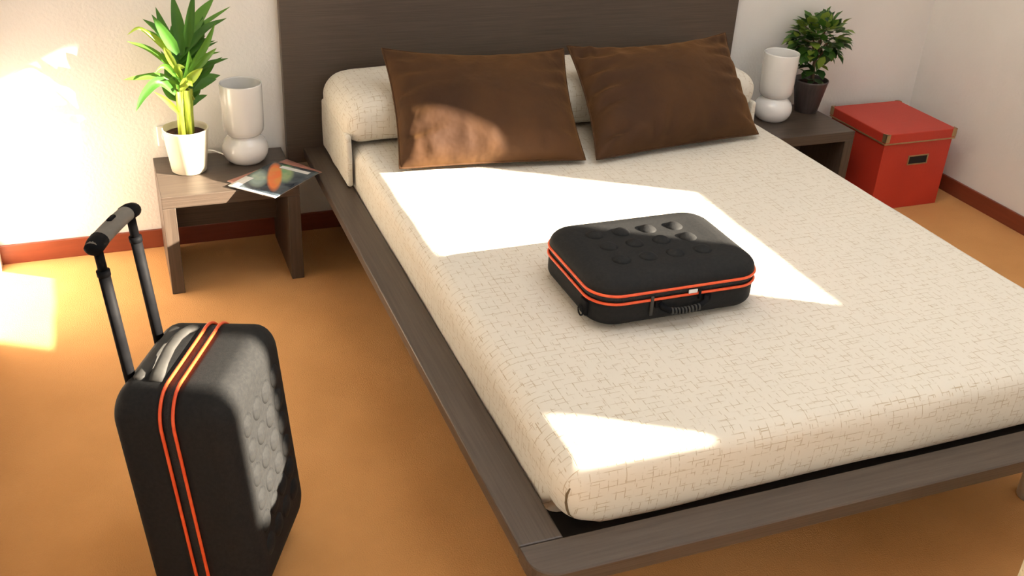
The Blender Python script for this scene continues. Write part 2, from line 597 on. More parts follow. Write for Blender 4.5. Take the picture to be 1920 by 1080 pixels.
def sag(v):
    p = Vector((v.x * 2.2, v.y * 2.2, v.z * 2.2))
    k = noise.noise(p) * 0.004 + noise.noise(p * 3.7) * 0.002
    if v.z > 0.43:
        v.z += k
    # sides belly out a little between the tucked ends
    if v.z < 0.44:
        w = noise.noise(Vector((v.x * 5, v.y * 5, 3.3))) * 0.004
        if v.x < MX0 + 0.05:
            v.x += w
        if v.y < MY0 + 0.05:
            v.y += w
            v.z += 0.016 * max(0.0, (0.44 - v.z) / 0.15) * (0.5 + noise.noise(Vector((v.x * 4, 1.7, 0))))
    # the long edge slumps towards the foot
    d_ = (v.x - MX0) / 0.14
    if d_ < 1 and v.y < -1.2 and v.z > 0.36:
        v.z -= 0.016 * (1 - d_) ** 2 * min(1.0, (-1.2 - v.y) / 0.6) * min(1.0, (v.z - 0.36) / 0.11)
    # the lower edge tucks under at the foot, most at the corners
    if v.y < MY0 + 0.10 and v.z < 0.40:
        q = (0.40 - v.z) / 0.11
        c = max(0.0, 1 - abs(v.x - MX0) / 0.10, 1 - abs(v.x - MX1) / 0.10)
        v.y += (0.010 + 0.014 * max(0.0, (v.x - MX0) / 1.5)) * q * q + 0.022 * c * q
        v.z += (0.005 + 0.026 * c) * q
        v.x += (0.02 * q * c) * (1 if v.x < 1 else -1)
    return v


mat_o = thing('mattress', 'thick mattress under a fitted cream sheet printed with fine brown crosshatch', 'mattress',
              ((MX0 + MX1) / 2, (MY0 + MY1) / 2, 0.29))
mo = Vector(mat_o.location)


def shift(o, off):
    for v in o.data.vertices:
        v.co -= off
    return o


sheet = soft_box('fitted_sheet', (MX0, MX1, MY0, MY1, MZ0, MZ1), 0.050, M['cloth'], None, (60, 80, 8), sag)
shift(sheet, mo)
sheet.parent = mat_o
# foot corner seams, with the shade of the crease put into their colour
bvh = BVHTree.FromPolygons([v.co for v in sheet.data.vertices], [tuple(p.vertices) for p in sheet.data.polygons])
for sx, cx in ((1, MX0), (-1, MX1)):
    sp = [(cx + sx * 0.0155, MY0 + 0.0075, 0.432), (cx + sx * 0.0095, MY0 + 0.0100, 0.415),
          (cx + sx * 0.0080, MY0 + 0.0105, 0.39),
          (cx + sx * 0.0085, MY0 + 0.0100, 0.365), (cx + sx * 0.011, MY0 + 0.0085, 0.345),
          (cx + sx * 0.022, MY0 + 0.006, 0.325)]
    sp = [Vector(q) - mo for q in sp]
    sp = [bvh.find_nearest(q)[0] for q in sp]
    s = sweep('corner_seam', sp, [0.0015, 0.003, 0.003, 0.003, 0.0025, 0.001], M['seam'],
              mat_o, 8)
    s['label'] = 'brown foot corner seam with the shade of its crease put into the colour'

# ------------------------------------------------------------------ bolster
KX0, KX1 = 0.309, 1.863


def bolster_shape(v):
    t = (v.x - KX0) / (KX1 - KX0)
    # ends sag and taper: ear shaped ends
    e = min(t, 1 - t)
    if e < 0.08:
        q = 1 - e / 0.08
        v.z -= 0.022 * q * q * max(0.0, (v.z - 0.5) / 0.12)
    v.z += 0.006 * noise.noise(Vector((v.x * 6, v.y * 6, 2.0)))
    v.y += 0.008 * noise.noise(Vector((v.x * 4, v.z * 7, 5.0)))
    return v


bol = thing('bolster', 'long cream bolster in crosshatched cloth lying against the headboard', 'bolster',
            ((KX0 + KX1) / 2, -0.25, 0.487))
bo = Vector(bol.location)
k = soft_box('bolster_cushion', (KX0, KX1, -0.452, -0.046, 0.488, 0.645), 0.066, M['cloth'], None, (60, 14, 6),
             bolster_shape)
shift(k, bo)
k.parent = bol


def flap_shape(v):
    # lower edge slants: longer towards the front
    v.x += 0.004 * noise.noise(Vector((v.y * 12, v.z * 10, 0.4)))
    return v


fl = soft_box('end_flap', (0.311, 0.331, -0.448, -0.055, 0.350, 0.530), 0.010, M['cloth'], None, (2, 20, 12), flap_shape)
shift(fl, bo)
fl.parent = bol
fl2 = soft_box('end_flap', (1.841, 1.861, -0.448, -0.055, 0.352, 0.53), 0.010, M['cloth'], None, (2, 20, 12), flap_shape)
shift(fl2, bo)
fl2.parent = bol


# ------------------------------------------------------------------ velvet cushions
def cushion(label, BL, BR, TR, TL, thick, seed, dip_top, dip_side, wrinkles, gather):
    BL, BR, TR, TL = (Vector(q) for q in (BL, BR, TR, TL))
    c = (BL + BR + TR + TL) / 4
    base = Vector((c.x, (BL.y + BR.y) / 2, min(BL.z, BR.z)))
    root = thing('cushion', label, 'cushion', base, 'brown velvet cushions leaning on the bolster')
    nrm = (BR - BL).cross(TL - BL).normalized()
    if nrm.y > 0:
        nrm = -nrm
    NU, NV = 64, 44
    vs, fs = [], []
    for side in (1, -1):
        for j in range(NV + 1):
            for i in range(NU + 1):
                u, v = -1 + 2 * i / NU, -1 + 2 * j / NV
                uu = u * (1 - dip_side * (1 - v * v))
                vv = v * (1 - dip_top * (1 - u * u)) if v > 0 else v * (1 - 0.03 * (1 - u * u))
                s, t = (uu + 1) / 2, (vv + 1) / 2
                p = BL * (1 - s) * (1 - t) + BR * s * (1 - t) + TR * s * t + TL * (1 - s) * t
                e = max(0.0, (1 - u * u) * (1 - v * v))
                h = thick * (e ** 0.5) * (1 - 0.28 * v)
                edge = min(1 - abs(u), 1 - abs(v))
                # pulled folds running in from the seams
                f = math.exp(-((1 - abs(u)) / 0.34) ** 2) * math.sin(v * 17 + seed + 3 * noise.noise(Vector((u * 2, v * 3, seed))))
                f += 0.6 * math.exp(-((1 - abs(v)) / 0.30) ** 2) * math.sin(u * 24 + seed * 2 + 4 * noise.noise(Vector((u * 3, v * 2, seed + 9))))
                amp = wrinkles * min(1.0, edge / 0.14) * (1 + gather * max(0.0, -u - 0.2))
                h += f * amp * (0.35 + 0.65 * max(0, noise.noise(Vector((u * 2.5, v * 2.5, seed + 4))) + 0.4))
                h += 0.010 * noise.noise(Vector((u * 1.8, v * 1.8, seed))) * min(1, e * 3)
                p = p + nrm * (side * max(h, 0.0025) * (1.0 if side > 0 else 0.45))
                vs.append(p - base)
    n1 = (NU + 1) * (NV + 1)
    for s in (0, 1):
        for j in range(NV):
            for i in range(NU):
                a = s * n1 + j * (NU + 1) + i
                fs.append((a, a + 1, a + NU + 2, a + NU + 1))
    rim = [i for i in range(NU + 1)] + [j * (NU + 1) + NU for j in range(1, NV + 1)] + \
          [NV * (NU + 1) + i for i in range(NU - 1, -1, -1)] + [j * (NU + 1) for j in range(NV - 1, 0, -1)]
    for a, b in zip(rim, rim[1:] + rim[:1]):
        fs.append((a, b, b + n1, a + n1))
    mesh('cushion_cover', vs, fs, M['velvet'], root, True)
    rp = [(vs[a] + vs[a + n1]) / 2 for a in rim]
    sweep('seam_edge', rp, 0.0038, M['velvet'], root, 6, closed=True, up=nrm)
    return root


cushion('brown velvet cushion with a sunlit orange lower corner, nearer the plant in the cream pot',
        (0.425, -0.680, 0.500), (1.020, -0.752, 0.500), (1.100, -0.345, 0.742), (0.459, -0.345, 0.778),
        0.108, 1.3, 0.15, 0.050, 0.011, 0.0)
cushion('brown velvet cushion fully in shade with one pointed corner raised, nearer the red box',
        (1.055, -0.765, 0.502), (1.716, -0.682, 0.502), (1.742, -0.345, 0.765), (1.112, -0.352, 0.752),
        0.112, 4.1, 0.17, 0.060, 0.015, 1.8)

# ------------------------------------------------------------------ nightstands
NW, NT, NH = 0.437, 0.041, 0.350
NY0, NY1 = -0.380, -0.030


def nightstand(x0, label):
    t = thing('nightstand', label, 'nightstand', (x0 + NW / 2, (NY0 + NY1) / 2 - (0.012 if x0 > 1 else 0), 0), 'low dark wooden nightstands')
    h, d = NW / 2, (NY1 - NY0) / 2
    box('table_top', (-h, h, -d, d, NH - NT, NH), M['wood_x'], t, 0.002)
    box('side_panel', (-h, -h + NT, -d, d, 0, NH - NT), M['wood_z'], t, 0.002)
    box('side_panel', (h - NT, h, -d, d, 0, NH - NT), M['wood_z'], t, 0.002)
    box('back_panel', (-h + NT, h - NT, d - 0.08, d - 0.062, 0.115, NH - NT), M['wood_x'], t, 0.0015)
    return t


nightstand(-0.272, 'low dark wooden nightstand holding the brochures and the cream plant pot')
nightstand(1.955, 'low dark wooden nightstand holding the dark plant pot, beside the red box')


# ------------------------------------------------------------------ lamps
def table_lamp(x, y, label):
    t = thing('table_lamp', label, 'lamp', (x, y, NH), 'white glass table lamps on the nightstands')
    basep = [(0.050, 0.0), (0.056, 0.002), (0.068, 0.014), (0.0755, 0.030), (0.078, 0.046), (0.0755, 0.062),
             (0.068, 0.077), (0.058, 0.087), (0.053, 0.092), (0.052, 0.097), (0.050, 0.097)]
    lathe('lamp_base', basep, M['opal_dark'], t, 56)
    sh = [(0.050, 0.0975), (0.053, 0.0975), (0.058, 0.101), (0.0645, 0.110), (0.0675, 0.124), (0.0685, 0.15),
          (0.0695, 0.22), (0.070, 0.272), (0.0695, 0.276), (0.067, 0.276), (0.0665, 0.272), (0.066, 0.22),
          (0.064, 0.14), (0.060, 0.118), (0.050, 0.106), (0.0001, 0.104)]
    lathe('lamp_shade', sh, M['opal'], t, 56)
    lathe('light_bulb', [(0.012, 0.105), (0.013, 0.135), (0.020, 0.155), (0.022, 0.17), (0.018, 0.188), (0.0001, 0.195)],
          M['white_plastic'], t, 24)
    return t


lampl = table_lamp(0.030, -0.126, 'white opal glass table lamp standing behind the brochures')
table_lamp(2.130, -0.180, 'white opal glass table lamp standing before the small-leaved bush')
cord_pts = [(-0.050, 0.030, 0.006), (-0.068, 0.060, 0.005), (-0.085, 0.085, 0.005), (-0.096, 0.106, 0.004), (-0.13, 0.114, 0.008),
            (-0.18, 0.113, 0.02), (-0.225, 0.112, 0.045)]
sweep('power_cord', cord_pts, 0.0028, M['cord'], lampl, 8)

sock = thing('wall_socket', 'white square wall socket beside the cream plant pot', 'socket', (-0.212, 0, 0.380))
box('face_plate', (-0.036, 0.036, -0.011, 0, 0, 0.074), M['white_plastic'], sock, 0.004)
lathe('socket_well', [(0.019, 0), (0.021, 0.002), (0.021, 0.003), (0.017, 0.003), (0.016, 0.001), (0.0001, 0.001)],
      M['white_plastic'], sock, 24, (0, -0.011, 0.037)).rotation_euler = (math.pi / 2, 0, 0)


# ------------------------------------------------------------------ plant pots
def pot(t, r0, r1, h, wall, mat, soil_z):
    lathe('pot', [(r0 - 0.004, 0), (r0, 0.003), (r0 + (r1 - r0) * 0.94, h * 0.93), (r1, h - 0.006), (r1, h - 0.001), (r1 - 0.002, h),
                  (r1 - wall, h - 0.001), (r1 - wall - 0.001, h - 0.01), (r0 + (r1 - r0) * 0.75 - wall, soil_z - 0.004)],
          mat, t, 56)
    vs = [(0, 0, soil_z + 0.006)]
    rr = r0 + (r1 - r0) * (soil_z / h) - wall - 0.0005
    for k in range(1, 7):
        for a in range(28):
            an = 2 * math.pi * a / 28
            r = rr * k / 6
            vs.append((r * math.cos(an), r * math.sin(an), soil_z + (0.005 * random.random() if k < 6 else 0)))
    fs = [(0, 1 + a, 1 + (a + 1) % 28) for a in range(28)]
    for k in range(5):
        for a in range(28):
            fs.append((1 + k * 28 + a, 1 + k * 28 + (a + 1) % 28, 1 + (k + 1) * 28 + (a + 1) % 28, 1 + (k + 1) * 28 + a))
    mesh('soil', vs, fs, M['soil'], t, True)


def bez(ctrl, n):
    """Catmull-Rom through ctrl"""
    c = [ctrl[0] + (ctrl[0] - ctrl[1])] + list(ctrl) + [ctrl[-1] + (ctrl[-1] - ctrl[-2])]
    out = []
    m = len(ctrl) - 1
    for i in range(n + 1):
        f = i / n * m
        s = min(int(f), m - 1)
        t = f - s
        p0, p1, p2, p3 = c[s], c[s + 1], c[s + 2], c[s + 3]
        out.append(0.5 * ((2 * p1) + (p2 - p0) * t + (2 * p0 - 5 * p1 + 4 * p2 - p3) * t * t + (3 * p1 - p0 - 3 * p2 + p3) * t ** 3))
    return out


def strap_leaf(ctrl, width, mat, parent, face, fold=0.25):
    """long folded strap leaf, tapered to its tip"""
    P = bez(ctrl, 14)
    vs, fs = [], []
    for i, p in enumerate(P):
        t = i / 14
        w = width * 0.5 * (min(1.0, 0.42 + t * 2.0) * (1 - max(0, (t - 0.35) / 0.65) ** 2.0) + 0.004)
        a = P[max(0, i - 1)]
        b = P[min(14, i + 1)]
        tg = (b - a).normalized()
        s = tg.cross(face)
        if s.length < 0.15:
            s = tg.cross(Vector((0.3, 0.2, 1)))
        s.normalize()
        up = s.cross(tg)
        vs += [p - s * w + up * w * fold, p - s * w * 0.5 + up * w * fold * 0.3, p - up * w * 0.12, p + s * w * 0.5 + up * w * fold * 0.3,
               p + s * w + up * w * fold]
    for i in range(14):
        for k in range(4):
            fs.append((i * 5 + k, i * 5 + k + 1, i * 5 + k + 6, i * 5 + k + 5))
    o = mesh('leaf', vs, fs, mat, parent, True)
    return o


PX, PY = -0.163, -0.166
pl = thing('potted_plant', 'tall strap-leaved plant with yellow-green canes in a cream pot', 'plant', (PX, PY, NH))
po = Vector(pl.location)
pot(pl, 0.057, 0.0745, 0.150, 0.004, M['pot_cream'], 0.128)
for dx, dy, top, r, lean in ((-0.012, -0.012, 0.255, 0.0115, 0.006), (0.012, -0.010, 0.265, 0.0115, 0.004), (0.002, 0.014, 0.30, 0.011, -0.004),
                             (0.020, 0.006, 0.24, 0.009, 0.010)):
    ps = [(dx, dy, 0.12), (dx + lean * 0.3, dy, 0.2), (dx + lean, dy, 0.28), (dx + lean * 1.5, dy, top)]
    sweep('cane', ps, [r * 1.08, r, r * 1.02, r * 0.8], M['cane'], pl, 12)
# leaves traced: (control points in the zoomed plant view, width in the same units, depth offsets base/tip, material)
Z8 = 3.176
LEAVES = [
    ([(350, 330), (330, 150), (292, -40)], 62, 0.0, 0.03, 'leaf'),
    ([(385, 280), (398, 130), (425, -60)], 46, -0.01, -0.04, 'leaf'),
    ([(395, 230), (455, 100), (545, -15)], 56, 0.01, 0.06, 'leaf_mid'),
    ([(430, 175), (530, 108), (642, 38)], 20, 0.02, 0.09, 'leaf_mid'),
    ([(335, 320), (255, 190), (195, 40)], 46, 0.02, 0.05, 'leaf'),
    ([(330, 320), (260, 220), (172, 85)], 54, -0.02, -0.05, 'leaf'),
    ([(300, 380), (240, 265), (110, 165)], 30, -0.01, -0.04, 'leaf_pale'),
    ([(240, 290), (110, 170), (25, 208)], 16, -0.02, -0.05, 'leaf_pale'),
    ([(395, 350), (450, 230), (478, 95)], 56, 0.02, 0.03, 'leaf'),
    ([(400, 420), (490, 280), (552, 135)], 34, -0.03, -0.07, 'leaf_mid'),
    ([(420, 430), (490, 350), (560, 285)], 34, -0.02, -0.08, 'leaf_mid'),
    ([(420, 470), (490, 430), (548, 382)], 40, 0.01, 0.05, 'leaf'),
    ([(420, 510), (500, 465), (582, 448)], 44, 0.02, 0.07, 'leaf'),
    ([(415, 540), (490, 490), (560, 470)], 44, 0.0, 0.02, 'leaf'),
    ([(390, 640), (440, 590), (505, 565)], 34, 0.01, 0.05, 'leaf'),
    ([(330, 500), (220, 455), (100, 462), (5, 475)], 32, -0.01, -0.03, 'leaf_mid'),
    ([(315, 560), (220, 485), (130, 560), (78, 665)], 46, -0.03, -0.09, 'leaf'),
    ([(335, 600), (275, 550), (225, 478)], 48, 0.01, 0.04, 'leaf'),
    ([(340, 680), (270, 605), (185, 545)], 26, -0.02, -0.06, 'leaf_pale'),
    ([(330, 470), (255, 395), (190, 435)], 26, -0.03, -0.07, 'leaf_mid'),
    ([(330, 430), (275, 330), (245, 280)], 34, -0.03, -0.05, 'leaf_pale'),
    ([(355, 450), (372, 330), (350, 190)], 62, 0.03, 0.06, 'leaf'),
    ([(340, 420), (295, 290), (288, 150)], 44, 0.0, 0.01, 'leaf'),
    ([(375, 500), (425, 450), (478, 405)], 46, -0.04, -0.08, 'leaf_pale'),
    ([(350, 540), (380, 485), (418, 515)], 44, -0.03, -0.07, 'leaf_pale'),
    ([(345, 480), (330, 405), (372, 400)], 40, -0.02, -0.06, 'leaf_pale'),
    ([(345, 620), (310, 520), (320, 400)], 50, 0.02, 0.03, 'leaf_mid'),
    ([(385, 600), (430, 520), (450, 420)], 52, 0.02, 0.05, 'leaf'),
    ([(370, 400), (410, 260), (430, 190)], 50, 0.03, 0.09, 'leaf'),
    ([(340, 520), (280, 470), (250, 380)], 42, 0.03, 0.10, 'leaf'),
    ([(380, 560), (430, 560), (470, 500)], 40, 0.03, 0.10, 'leaf'),
    ([(350, 560), (335, 470), (300, 330)], 40, 0.0, -0.02, 'leaf_mid'),
    ([(365, 520), (395, 430), (395, 300)], 46, -0.01, -0.04, 'leaf_mid'),
]
for i, (cp, w, d0, d1, mt) in enumerate(LEAVES):
    ctrl = []
    for q, (zx, zy) in enumerate(cp):
        t = q / (len(cp) - 1)
        ctrl.append(px(230 + zx / Z8, zy / Z8, 1, PY + d0 + (d1 - d0) * t) - po)
    strap_leaf(ctrl, 1.25 * w / Z8 / 590.0, M[mt], pl, Vector((random.uniform(-0.4, 0.3), -1, random.uniform(0.1, 0.6))))

rl = random.Random(11)
for i in range(16):
    a = rl.uniform(0, 2 * math.pi)
    z0 = rl.uniform(0.24, 0.40)
    ln = rl.uniform(0.10, 0.19)
    out = Vector((math.cos(a), math.sin(a) * 0.75, 0))
    rise = rl.uniform(0.3, 1.1)
    b0 = Vector((0.004, 0, z0))
    if b0.y + out.y * ln > 0.13:
        out.y *= 0.5
    strap_leaf([b0, b0 + out * ln * 0.45 + Vector((0, 0, ln * rise * 0.6)), b0 + out * ln * 0.85 + Vector((0, 0, ln * rise * 0.85))],
               rl.uniform(0.018, 0.030), M[rl.choice(('leaf', 'leaf', 'leaf_mid'))], pl, Vector((0, -0.6, 1)))

# small bush
bx, by = 2.336, -0.128
bush = thing('potted_plant', 'small round leafy bush in a dark grey-brown pot', 'plant', (bx, by, NH))
pot(bush, 0.047, 0.071, 0.138, 0.004, M['pot_dark'], 0.118)
sweep('trunk', [(0, 0, 0.11), (0.004, 0, 0.15), (-0.002, 0, 0.19), (0.003, 0, 0.24), (0, 0, 0.29)], [0.010, 0.008, 0.0075, 0.007, 0.005],
      M['bark'], bush, 10)
for k in range(9):
    a = k * 2.4
    e = Vector((math.cos(a) * 0.085, math.sin(a) * 0.085, 0.25 + 0.015 * k))
    sweep('branch', [(0, 0, 0.20 + 0.008 * k), e * 0.5 + Vector((0, 0, 0.115 + 0.006 * k)), e], [0.004, 0.003, 0.0015], M['bark'], bush, 6)
leaf_me = {}
for mk in ('fic_dark', 'fic_mid', 'fic_pale'):
    me = bpy.data.meshes.new('leaf')
    LV = [(0, 0, 0), (-0.3, 0.3, 0.05), (0, 0.32, -0.02), (0.3, 0.3, 0.05), (-0.28, 0.62, 0.03), (0, 0.64, -0.04), (0.28, 0.62, 0.03),
          (0, 1.0, -0.14)]
    me.from_pydata([Vector((v[0] * 1.15, v[1], v[2])) * 0.050 for v in LV], [], [(0, 2, 1), (0, 3, 2), (1, 2, 5, 4), (2, 3, 6, 5), (4, 5, 7), (5, 6, 7)])
    me.materials.append(M[mk])
    for p in me.polygons:
        p.use_smooth = True
    leaf_me[mk] = me
rb = random.Random(3)
for k in range(290):
    if k < 16:   # a few leaves low on the trunk
        d = Vector((rb.uniform(-1, 0.3), rb.uniform(-1, 0.4), 0)).normalized()
        p = Vector((0, 0, rb.uniform(0.135, 0.20))) + d * rb.uniform(0.01, 0.04)
    else:
        z = rb.uniform(-0.85, 1)
        a = rb.uniform(0, 2 * math.pi)
        rxy = math.sqrt(1 - z * z)
        d = Vector((rxy * math.cos(a), rxy * math.sin(a), z))
        rad = rb.uniform(0.45, 1.0) ** 0.6
        lump = 0.86 + 0.22 * noise.noise(d * 2.3)
        p = Vector((d.x * 0.128, d.y * 0.112, d.z * 0.108)) * rad * lump + Vector((0, 0, 0.305))
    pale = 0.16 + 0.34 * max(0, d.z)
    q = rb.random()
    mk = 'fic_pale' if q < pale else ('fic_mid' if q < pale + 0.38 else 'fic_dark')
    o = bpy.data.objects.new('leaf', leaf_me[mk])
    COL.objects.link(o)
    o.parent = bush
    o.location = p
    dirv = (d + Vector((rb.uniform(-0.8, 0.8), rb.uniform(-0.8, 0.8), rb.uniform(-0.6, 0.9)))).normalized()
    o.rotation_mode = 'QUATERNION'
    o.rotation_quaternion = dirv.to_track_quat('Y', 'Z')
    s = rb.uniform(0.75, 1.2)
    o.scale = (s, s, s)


# ------------------------------------------------------------------ brochures
def print_material():
    m = material('printed_cover', (0.05, 0.07, 0.09), 0.25, spec=0.6)
    nt, b, add, link = nodes(m)
    tc = add('ShaderNodeTexCoord')
    sep = add('ShaderNodeSeparateXYZ')
    link(tc.outputs['Object'], sep.inputs[0])
    n = add('ShaderNodeTexNoise')
    n.inputs['Scale'].default_value = 16
    link(tc.outputs['Object'], n.inputs['Vector'])
    base = add('ShaderNodeValToRGB')
    base.color_ramp.elements[0].color = (0.018, 0.028, 0.045, 1)
    base.color_ramp.elements[1].color = (0.13, 0.16, 0.17, 1)
    base.color_ramp.elements[0].position, base.color_ramp.elements[1].position = 0.35, 0.7
    link(n.outputs['Fac'], base.inputs[0])
    cur_c = base.outputs[0]

    def ellipse(cx, cy, rx, ry, rot, col, prev, soft=0.25, col2=None):
        mp = add('ShaderNodeMapping', vector_type='TEXTURE')
        mp.inputs['Location'].default_value = (cx, cy, 0)
        mp.inputs['Rotation'].default_value = (0, 0, rot)
        mp.inputs['Scale'].default_value = (rx, ry, 1000)
        link(tc.outputs['Object'], mp.inputs[0])
        ln = add('ShaderNodeVectorMath', operation='LENGTH')
        link(mp.outputs[0], ln.inputs[0])
        mr = add('ShaderNodeMapRange')
        mr.inputs['From Min'].default_value = 1.0 + soft
        mr.inputs['From Max'].default_value = 1.0 - soft
        link(ln.outputs['Value'], mr.inputs['Value'])
        mx = add('ShaderNodeMix', data_type='RGBA')
        link(mr.outputs[0], mx.inputs['Factor'])
        link(prev, mx.inputs['A'])
        if col2:
            rr = add('ShaderNodeValToRGB')
            rr.color_ramp.elements[0].color = (*col, 1)
            rr.color_ramp.elements[1].color = (*col2, 1)
            rr.color_ramp.elements[0].position, rr.color_ramp.elements[1].position = 0.42, 0.58
            link(n.outputs['Fac'], rr.inputs[0])
            link(rr.outputs[0], mx.inputs['B'])
        else:
            mx.inputs['B'].default_value = (*col, 1)
        return mx.outputs['Result']
    A = math.radians(35)
    cur_c = ellipse(-0.022, 0.050, 0.066, 0.028, A, (0.42, 0.52, 0.40), cur_c, 0.3, (0.30, 0.40, 0.36))
    cur_c = ellipse(0.060, 0.000, 0.072, 0.024, A, (0.16, 0.36, 0.16), cur_c, 0.3, (0.32, 0.42, 0.22))
    cur_c = ellipse(0.016, 0.012, 0.112, 0.023, A, (0.85, 0.20, 0.035), cur_c, 0.18, (0.80, 0.28, 0.05))
    # white blocks: a wide one at one end, a strip at the other
    for (x0, x1, y0, y1) in ((-0.124, -0.030, 0.060, 0.094), (0.086, 0.106, -0.070, 0.045), (-0.124, -0.112, -0.094, 0.060)):
        f = None
        for src, lo, hi in ((sep.outputs[0], x0, x1), (sep.outputs[1], y0, y1)):
            for op, val in (('GREATER_THAN', lo), ('LESS_THAN', hi)):
                mm = add('ShaderNodeMath', operation=op)
                link(src, mm.inputs[0])
                mm.inputs[1].default_value = val
                if f is None:
                    f = mm.outputs[0]
                else:
                    mu = add('ShaderNodeMath', operation='MULTIPLY')
                    link(f, mu.inputs[0])
                    link(mm.outputs[0], mu.inputs[1])
                    f = mu.outputs[0]
        mx = add('ShaderNodeMix', data_type='RGBA')
        link(f, mx.inputs['Factor'])
        link(cur_c, mx.inputs['A'])
        mx.inputs['B'].default_value = (0.78, 0.78, 0.77, 1)
        cur_c = mx.outputs['Result']
    link(cur_c, b.inputs['Base Color'])
    return m


def sheet_mesh(name, lx, ly, th, mat, parent, z0, droop):
    vs, fs = [], []
    nx, ny = 16, 12
    for s in (0, 1):
        for j in range(ny + 1):
            for i in range(nx + 1):
                x, y = -lx / 2 + lx * i / nx, -ly / 2 + ly * j / ny
                vs.append((x, y, z0 + s * th + droop(x, y)))
    n1 = (nx + 1) * (ny + 1)
    for j in range(ny):
        for i in range(nx):
            a = j * (nx + 1) + i
            fs.append((a, a + 1, a + nx + 2, a + nx + 1))
            fs.append((n1 + a, n1 + a + 1, n1 + a + nx + 2, n1 + a + nx + 1))
    rim = list(range(nx + 1)) + [j * (nx + 1) + nx for j in range(1, ny + 1)] + \
        [ny * (nx + 1) + i for i in range(nx - 1, -1, -1)] + [j * (nx + 1) for j in range(ny - 1, 0, -1)]
    for a, b in zip(rim, rim[1:] + rim[:1]):
        fs.append((a, b, b + n1, a + n1))
    return mesh(name, vs, fs, mat, parent, True)


br = thing('brochure', 'dark glossy brochure with an orange and green picture hanging over the nightstand edge', 'brochure',
           (0.093, -0.331, NH + 0.0045))
br.rotation_euler = (0, 0, math.radians(44))
sheet_mesh('pages', 0.244, 0.184, 0.0025, M['paper'], br, 0.0, lambda x, y: 0.0)
sheet_mesh('cover', 0.247, 0.187, 0.0006, print_material(), br, 0.0026, lambda x, y: 0.0)
br2 = thing('brochure', 'red-brown leaflet lying under the dark glossy brochure', 'brochure', (0.100, -0.300, NH + 0.0005))
br2.rotation_euler = (0, 0, math.radians(33))
sheet_mesh('pages', 0.262, 0.170, 0.0015, M['paper'], br2, 0.0, lambda x, y: 0.0)
sheet_mesh('cover', 0.264, 0.172, 0.0006, M['leaflet_red'], br2, 0.0016, lambda x, y: 0.0)

# ------------------------------------------------------------------ red storage box
rx0, rx1, ry0, ry1, rz0, rz1 = 2.512, 2.870, -0.441, -0.075, 0.2946, 0.3385
rb_ = thing('storage_box', 'red card storage box with brass corners and a fitted lid', 'box', ((rx0 + rx1) / 2, (ry0 + ry1) / 2, 0))
hx, hy = (rx1 - rx0) / 2, (ry1 - ry0) / 2
i_ = 0.006
body = boxes('box_body', [(-hx + i_, hx - i_, -hy + i_, hy - i_, 0.0, 0.318)], M['red_card'], rb_)
bv = body.modifiers.new('bevel', 'BEVEL')
bv.width = 0.002
lid = box('lid', (-hx, hx, -hy, hy, rz0 + 0.004, rz1), M['red_card'], rb_, 0.003)
for nm, b in (('lid_rim', (-hx - 0.001, hx + 0.001, -hy - 0.001, -hy + 0.002, rz0, rz0 + 0.006)),
              ('lid_rim', (-hx - 0.001, hx + 0.001, hy - 0.002, hy + 0.001, rz0, rz0 + 0.006)),
              ('lid_rim', (-hx - 0.001, -hx + 0.002, -hy + 0.002, hy - 0.002, rz0, rz0 + 0.006)),
              ('lid_rim', (hx - 0.002, hx + 0.001, -hy + 0.002, hy - 0.002, rz0, rz0 + 0.006))):
    box(nm, b, M['brass'], lid, 0.0006, 1)
for sx in (-1, 1):
    for sy in (-1, 1):
        q = 0.020
        bs = []
        e = 0.0016
        X0, X1 = sorted((sx * (hx - q), sx * (hx + e)))
        Y0, Y1 = sorted((sy * (hy - e * 0.2), sy * (hy + e)))
        bs.append((X0, X1, Y0, Y1, rz1 - 0.034, rz1 + e))
        Y0, Y1 = sorted((sy * (hy - q), sy * (hy + e)))
        X0, X1 = sorted((sx * (hx - e * 0.2), sx * (hx + e)))
        bs.append((X0, X1, Y0, Y1, rz1 - 0.034, rz1 + e))
        X0, X1 = sorted((sx * (hx - q * 0.5), sx * (hx + e)))
        Y0, Y1 = sorted((sy * (hy - q * 0.5), sy * (hy + e)))
        bs.append((X0, X1, Y0, Y1, rz1 - 0.001, rz1 + e))
        boxes('corner_cap', bs, M['brass'], lid)
fy = -hy + i_
hp = (px(1701, 290.5, 1, ry0 + i_), px(1739, 307, 1, ry0 + i_))
hc = (hp[0] + hp[1]) / 2 - Vector(rb_.location)
gw, gh = 0.052, 0.021
hd = boxes('handle_plate', [(hc.x - gw, hc.x + gw, fy - 0.0025, fy, hc.z + gh - 0.005, hc.z + gh), (hc.x - gw, hc.x + gw, fy - 0.0025, fy, hc.z - gh, hc.z - gh + 0.005),
                            (hc.x - gw, hc.x - gw + 0.006, fy - 0.0025, fy, hc.z - gh + 0.005, hc.z + gh - 0.005),
                            (hc.x + gw - 0.006, hc.x + gw, fy - 0.0025, fy, hc.z - gh + 0.005, hc.z + gh - 0.005)], M['brass'], rb_)
box('hand_hole_shade', (hc.x - gw + 0.006, hc.x + gw - 0.006, fy - 0.0008, fy + 0.001, hc.z - gh + 0.005, hc.z + gh - 0.005), M['hole_shade'], hd)  # black plate on the solid front; the hole's inner shade put into its colour


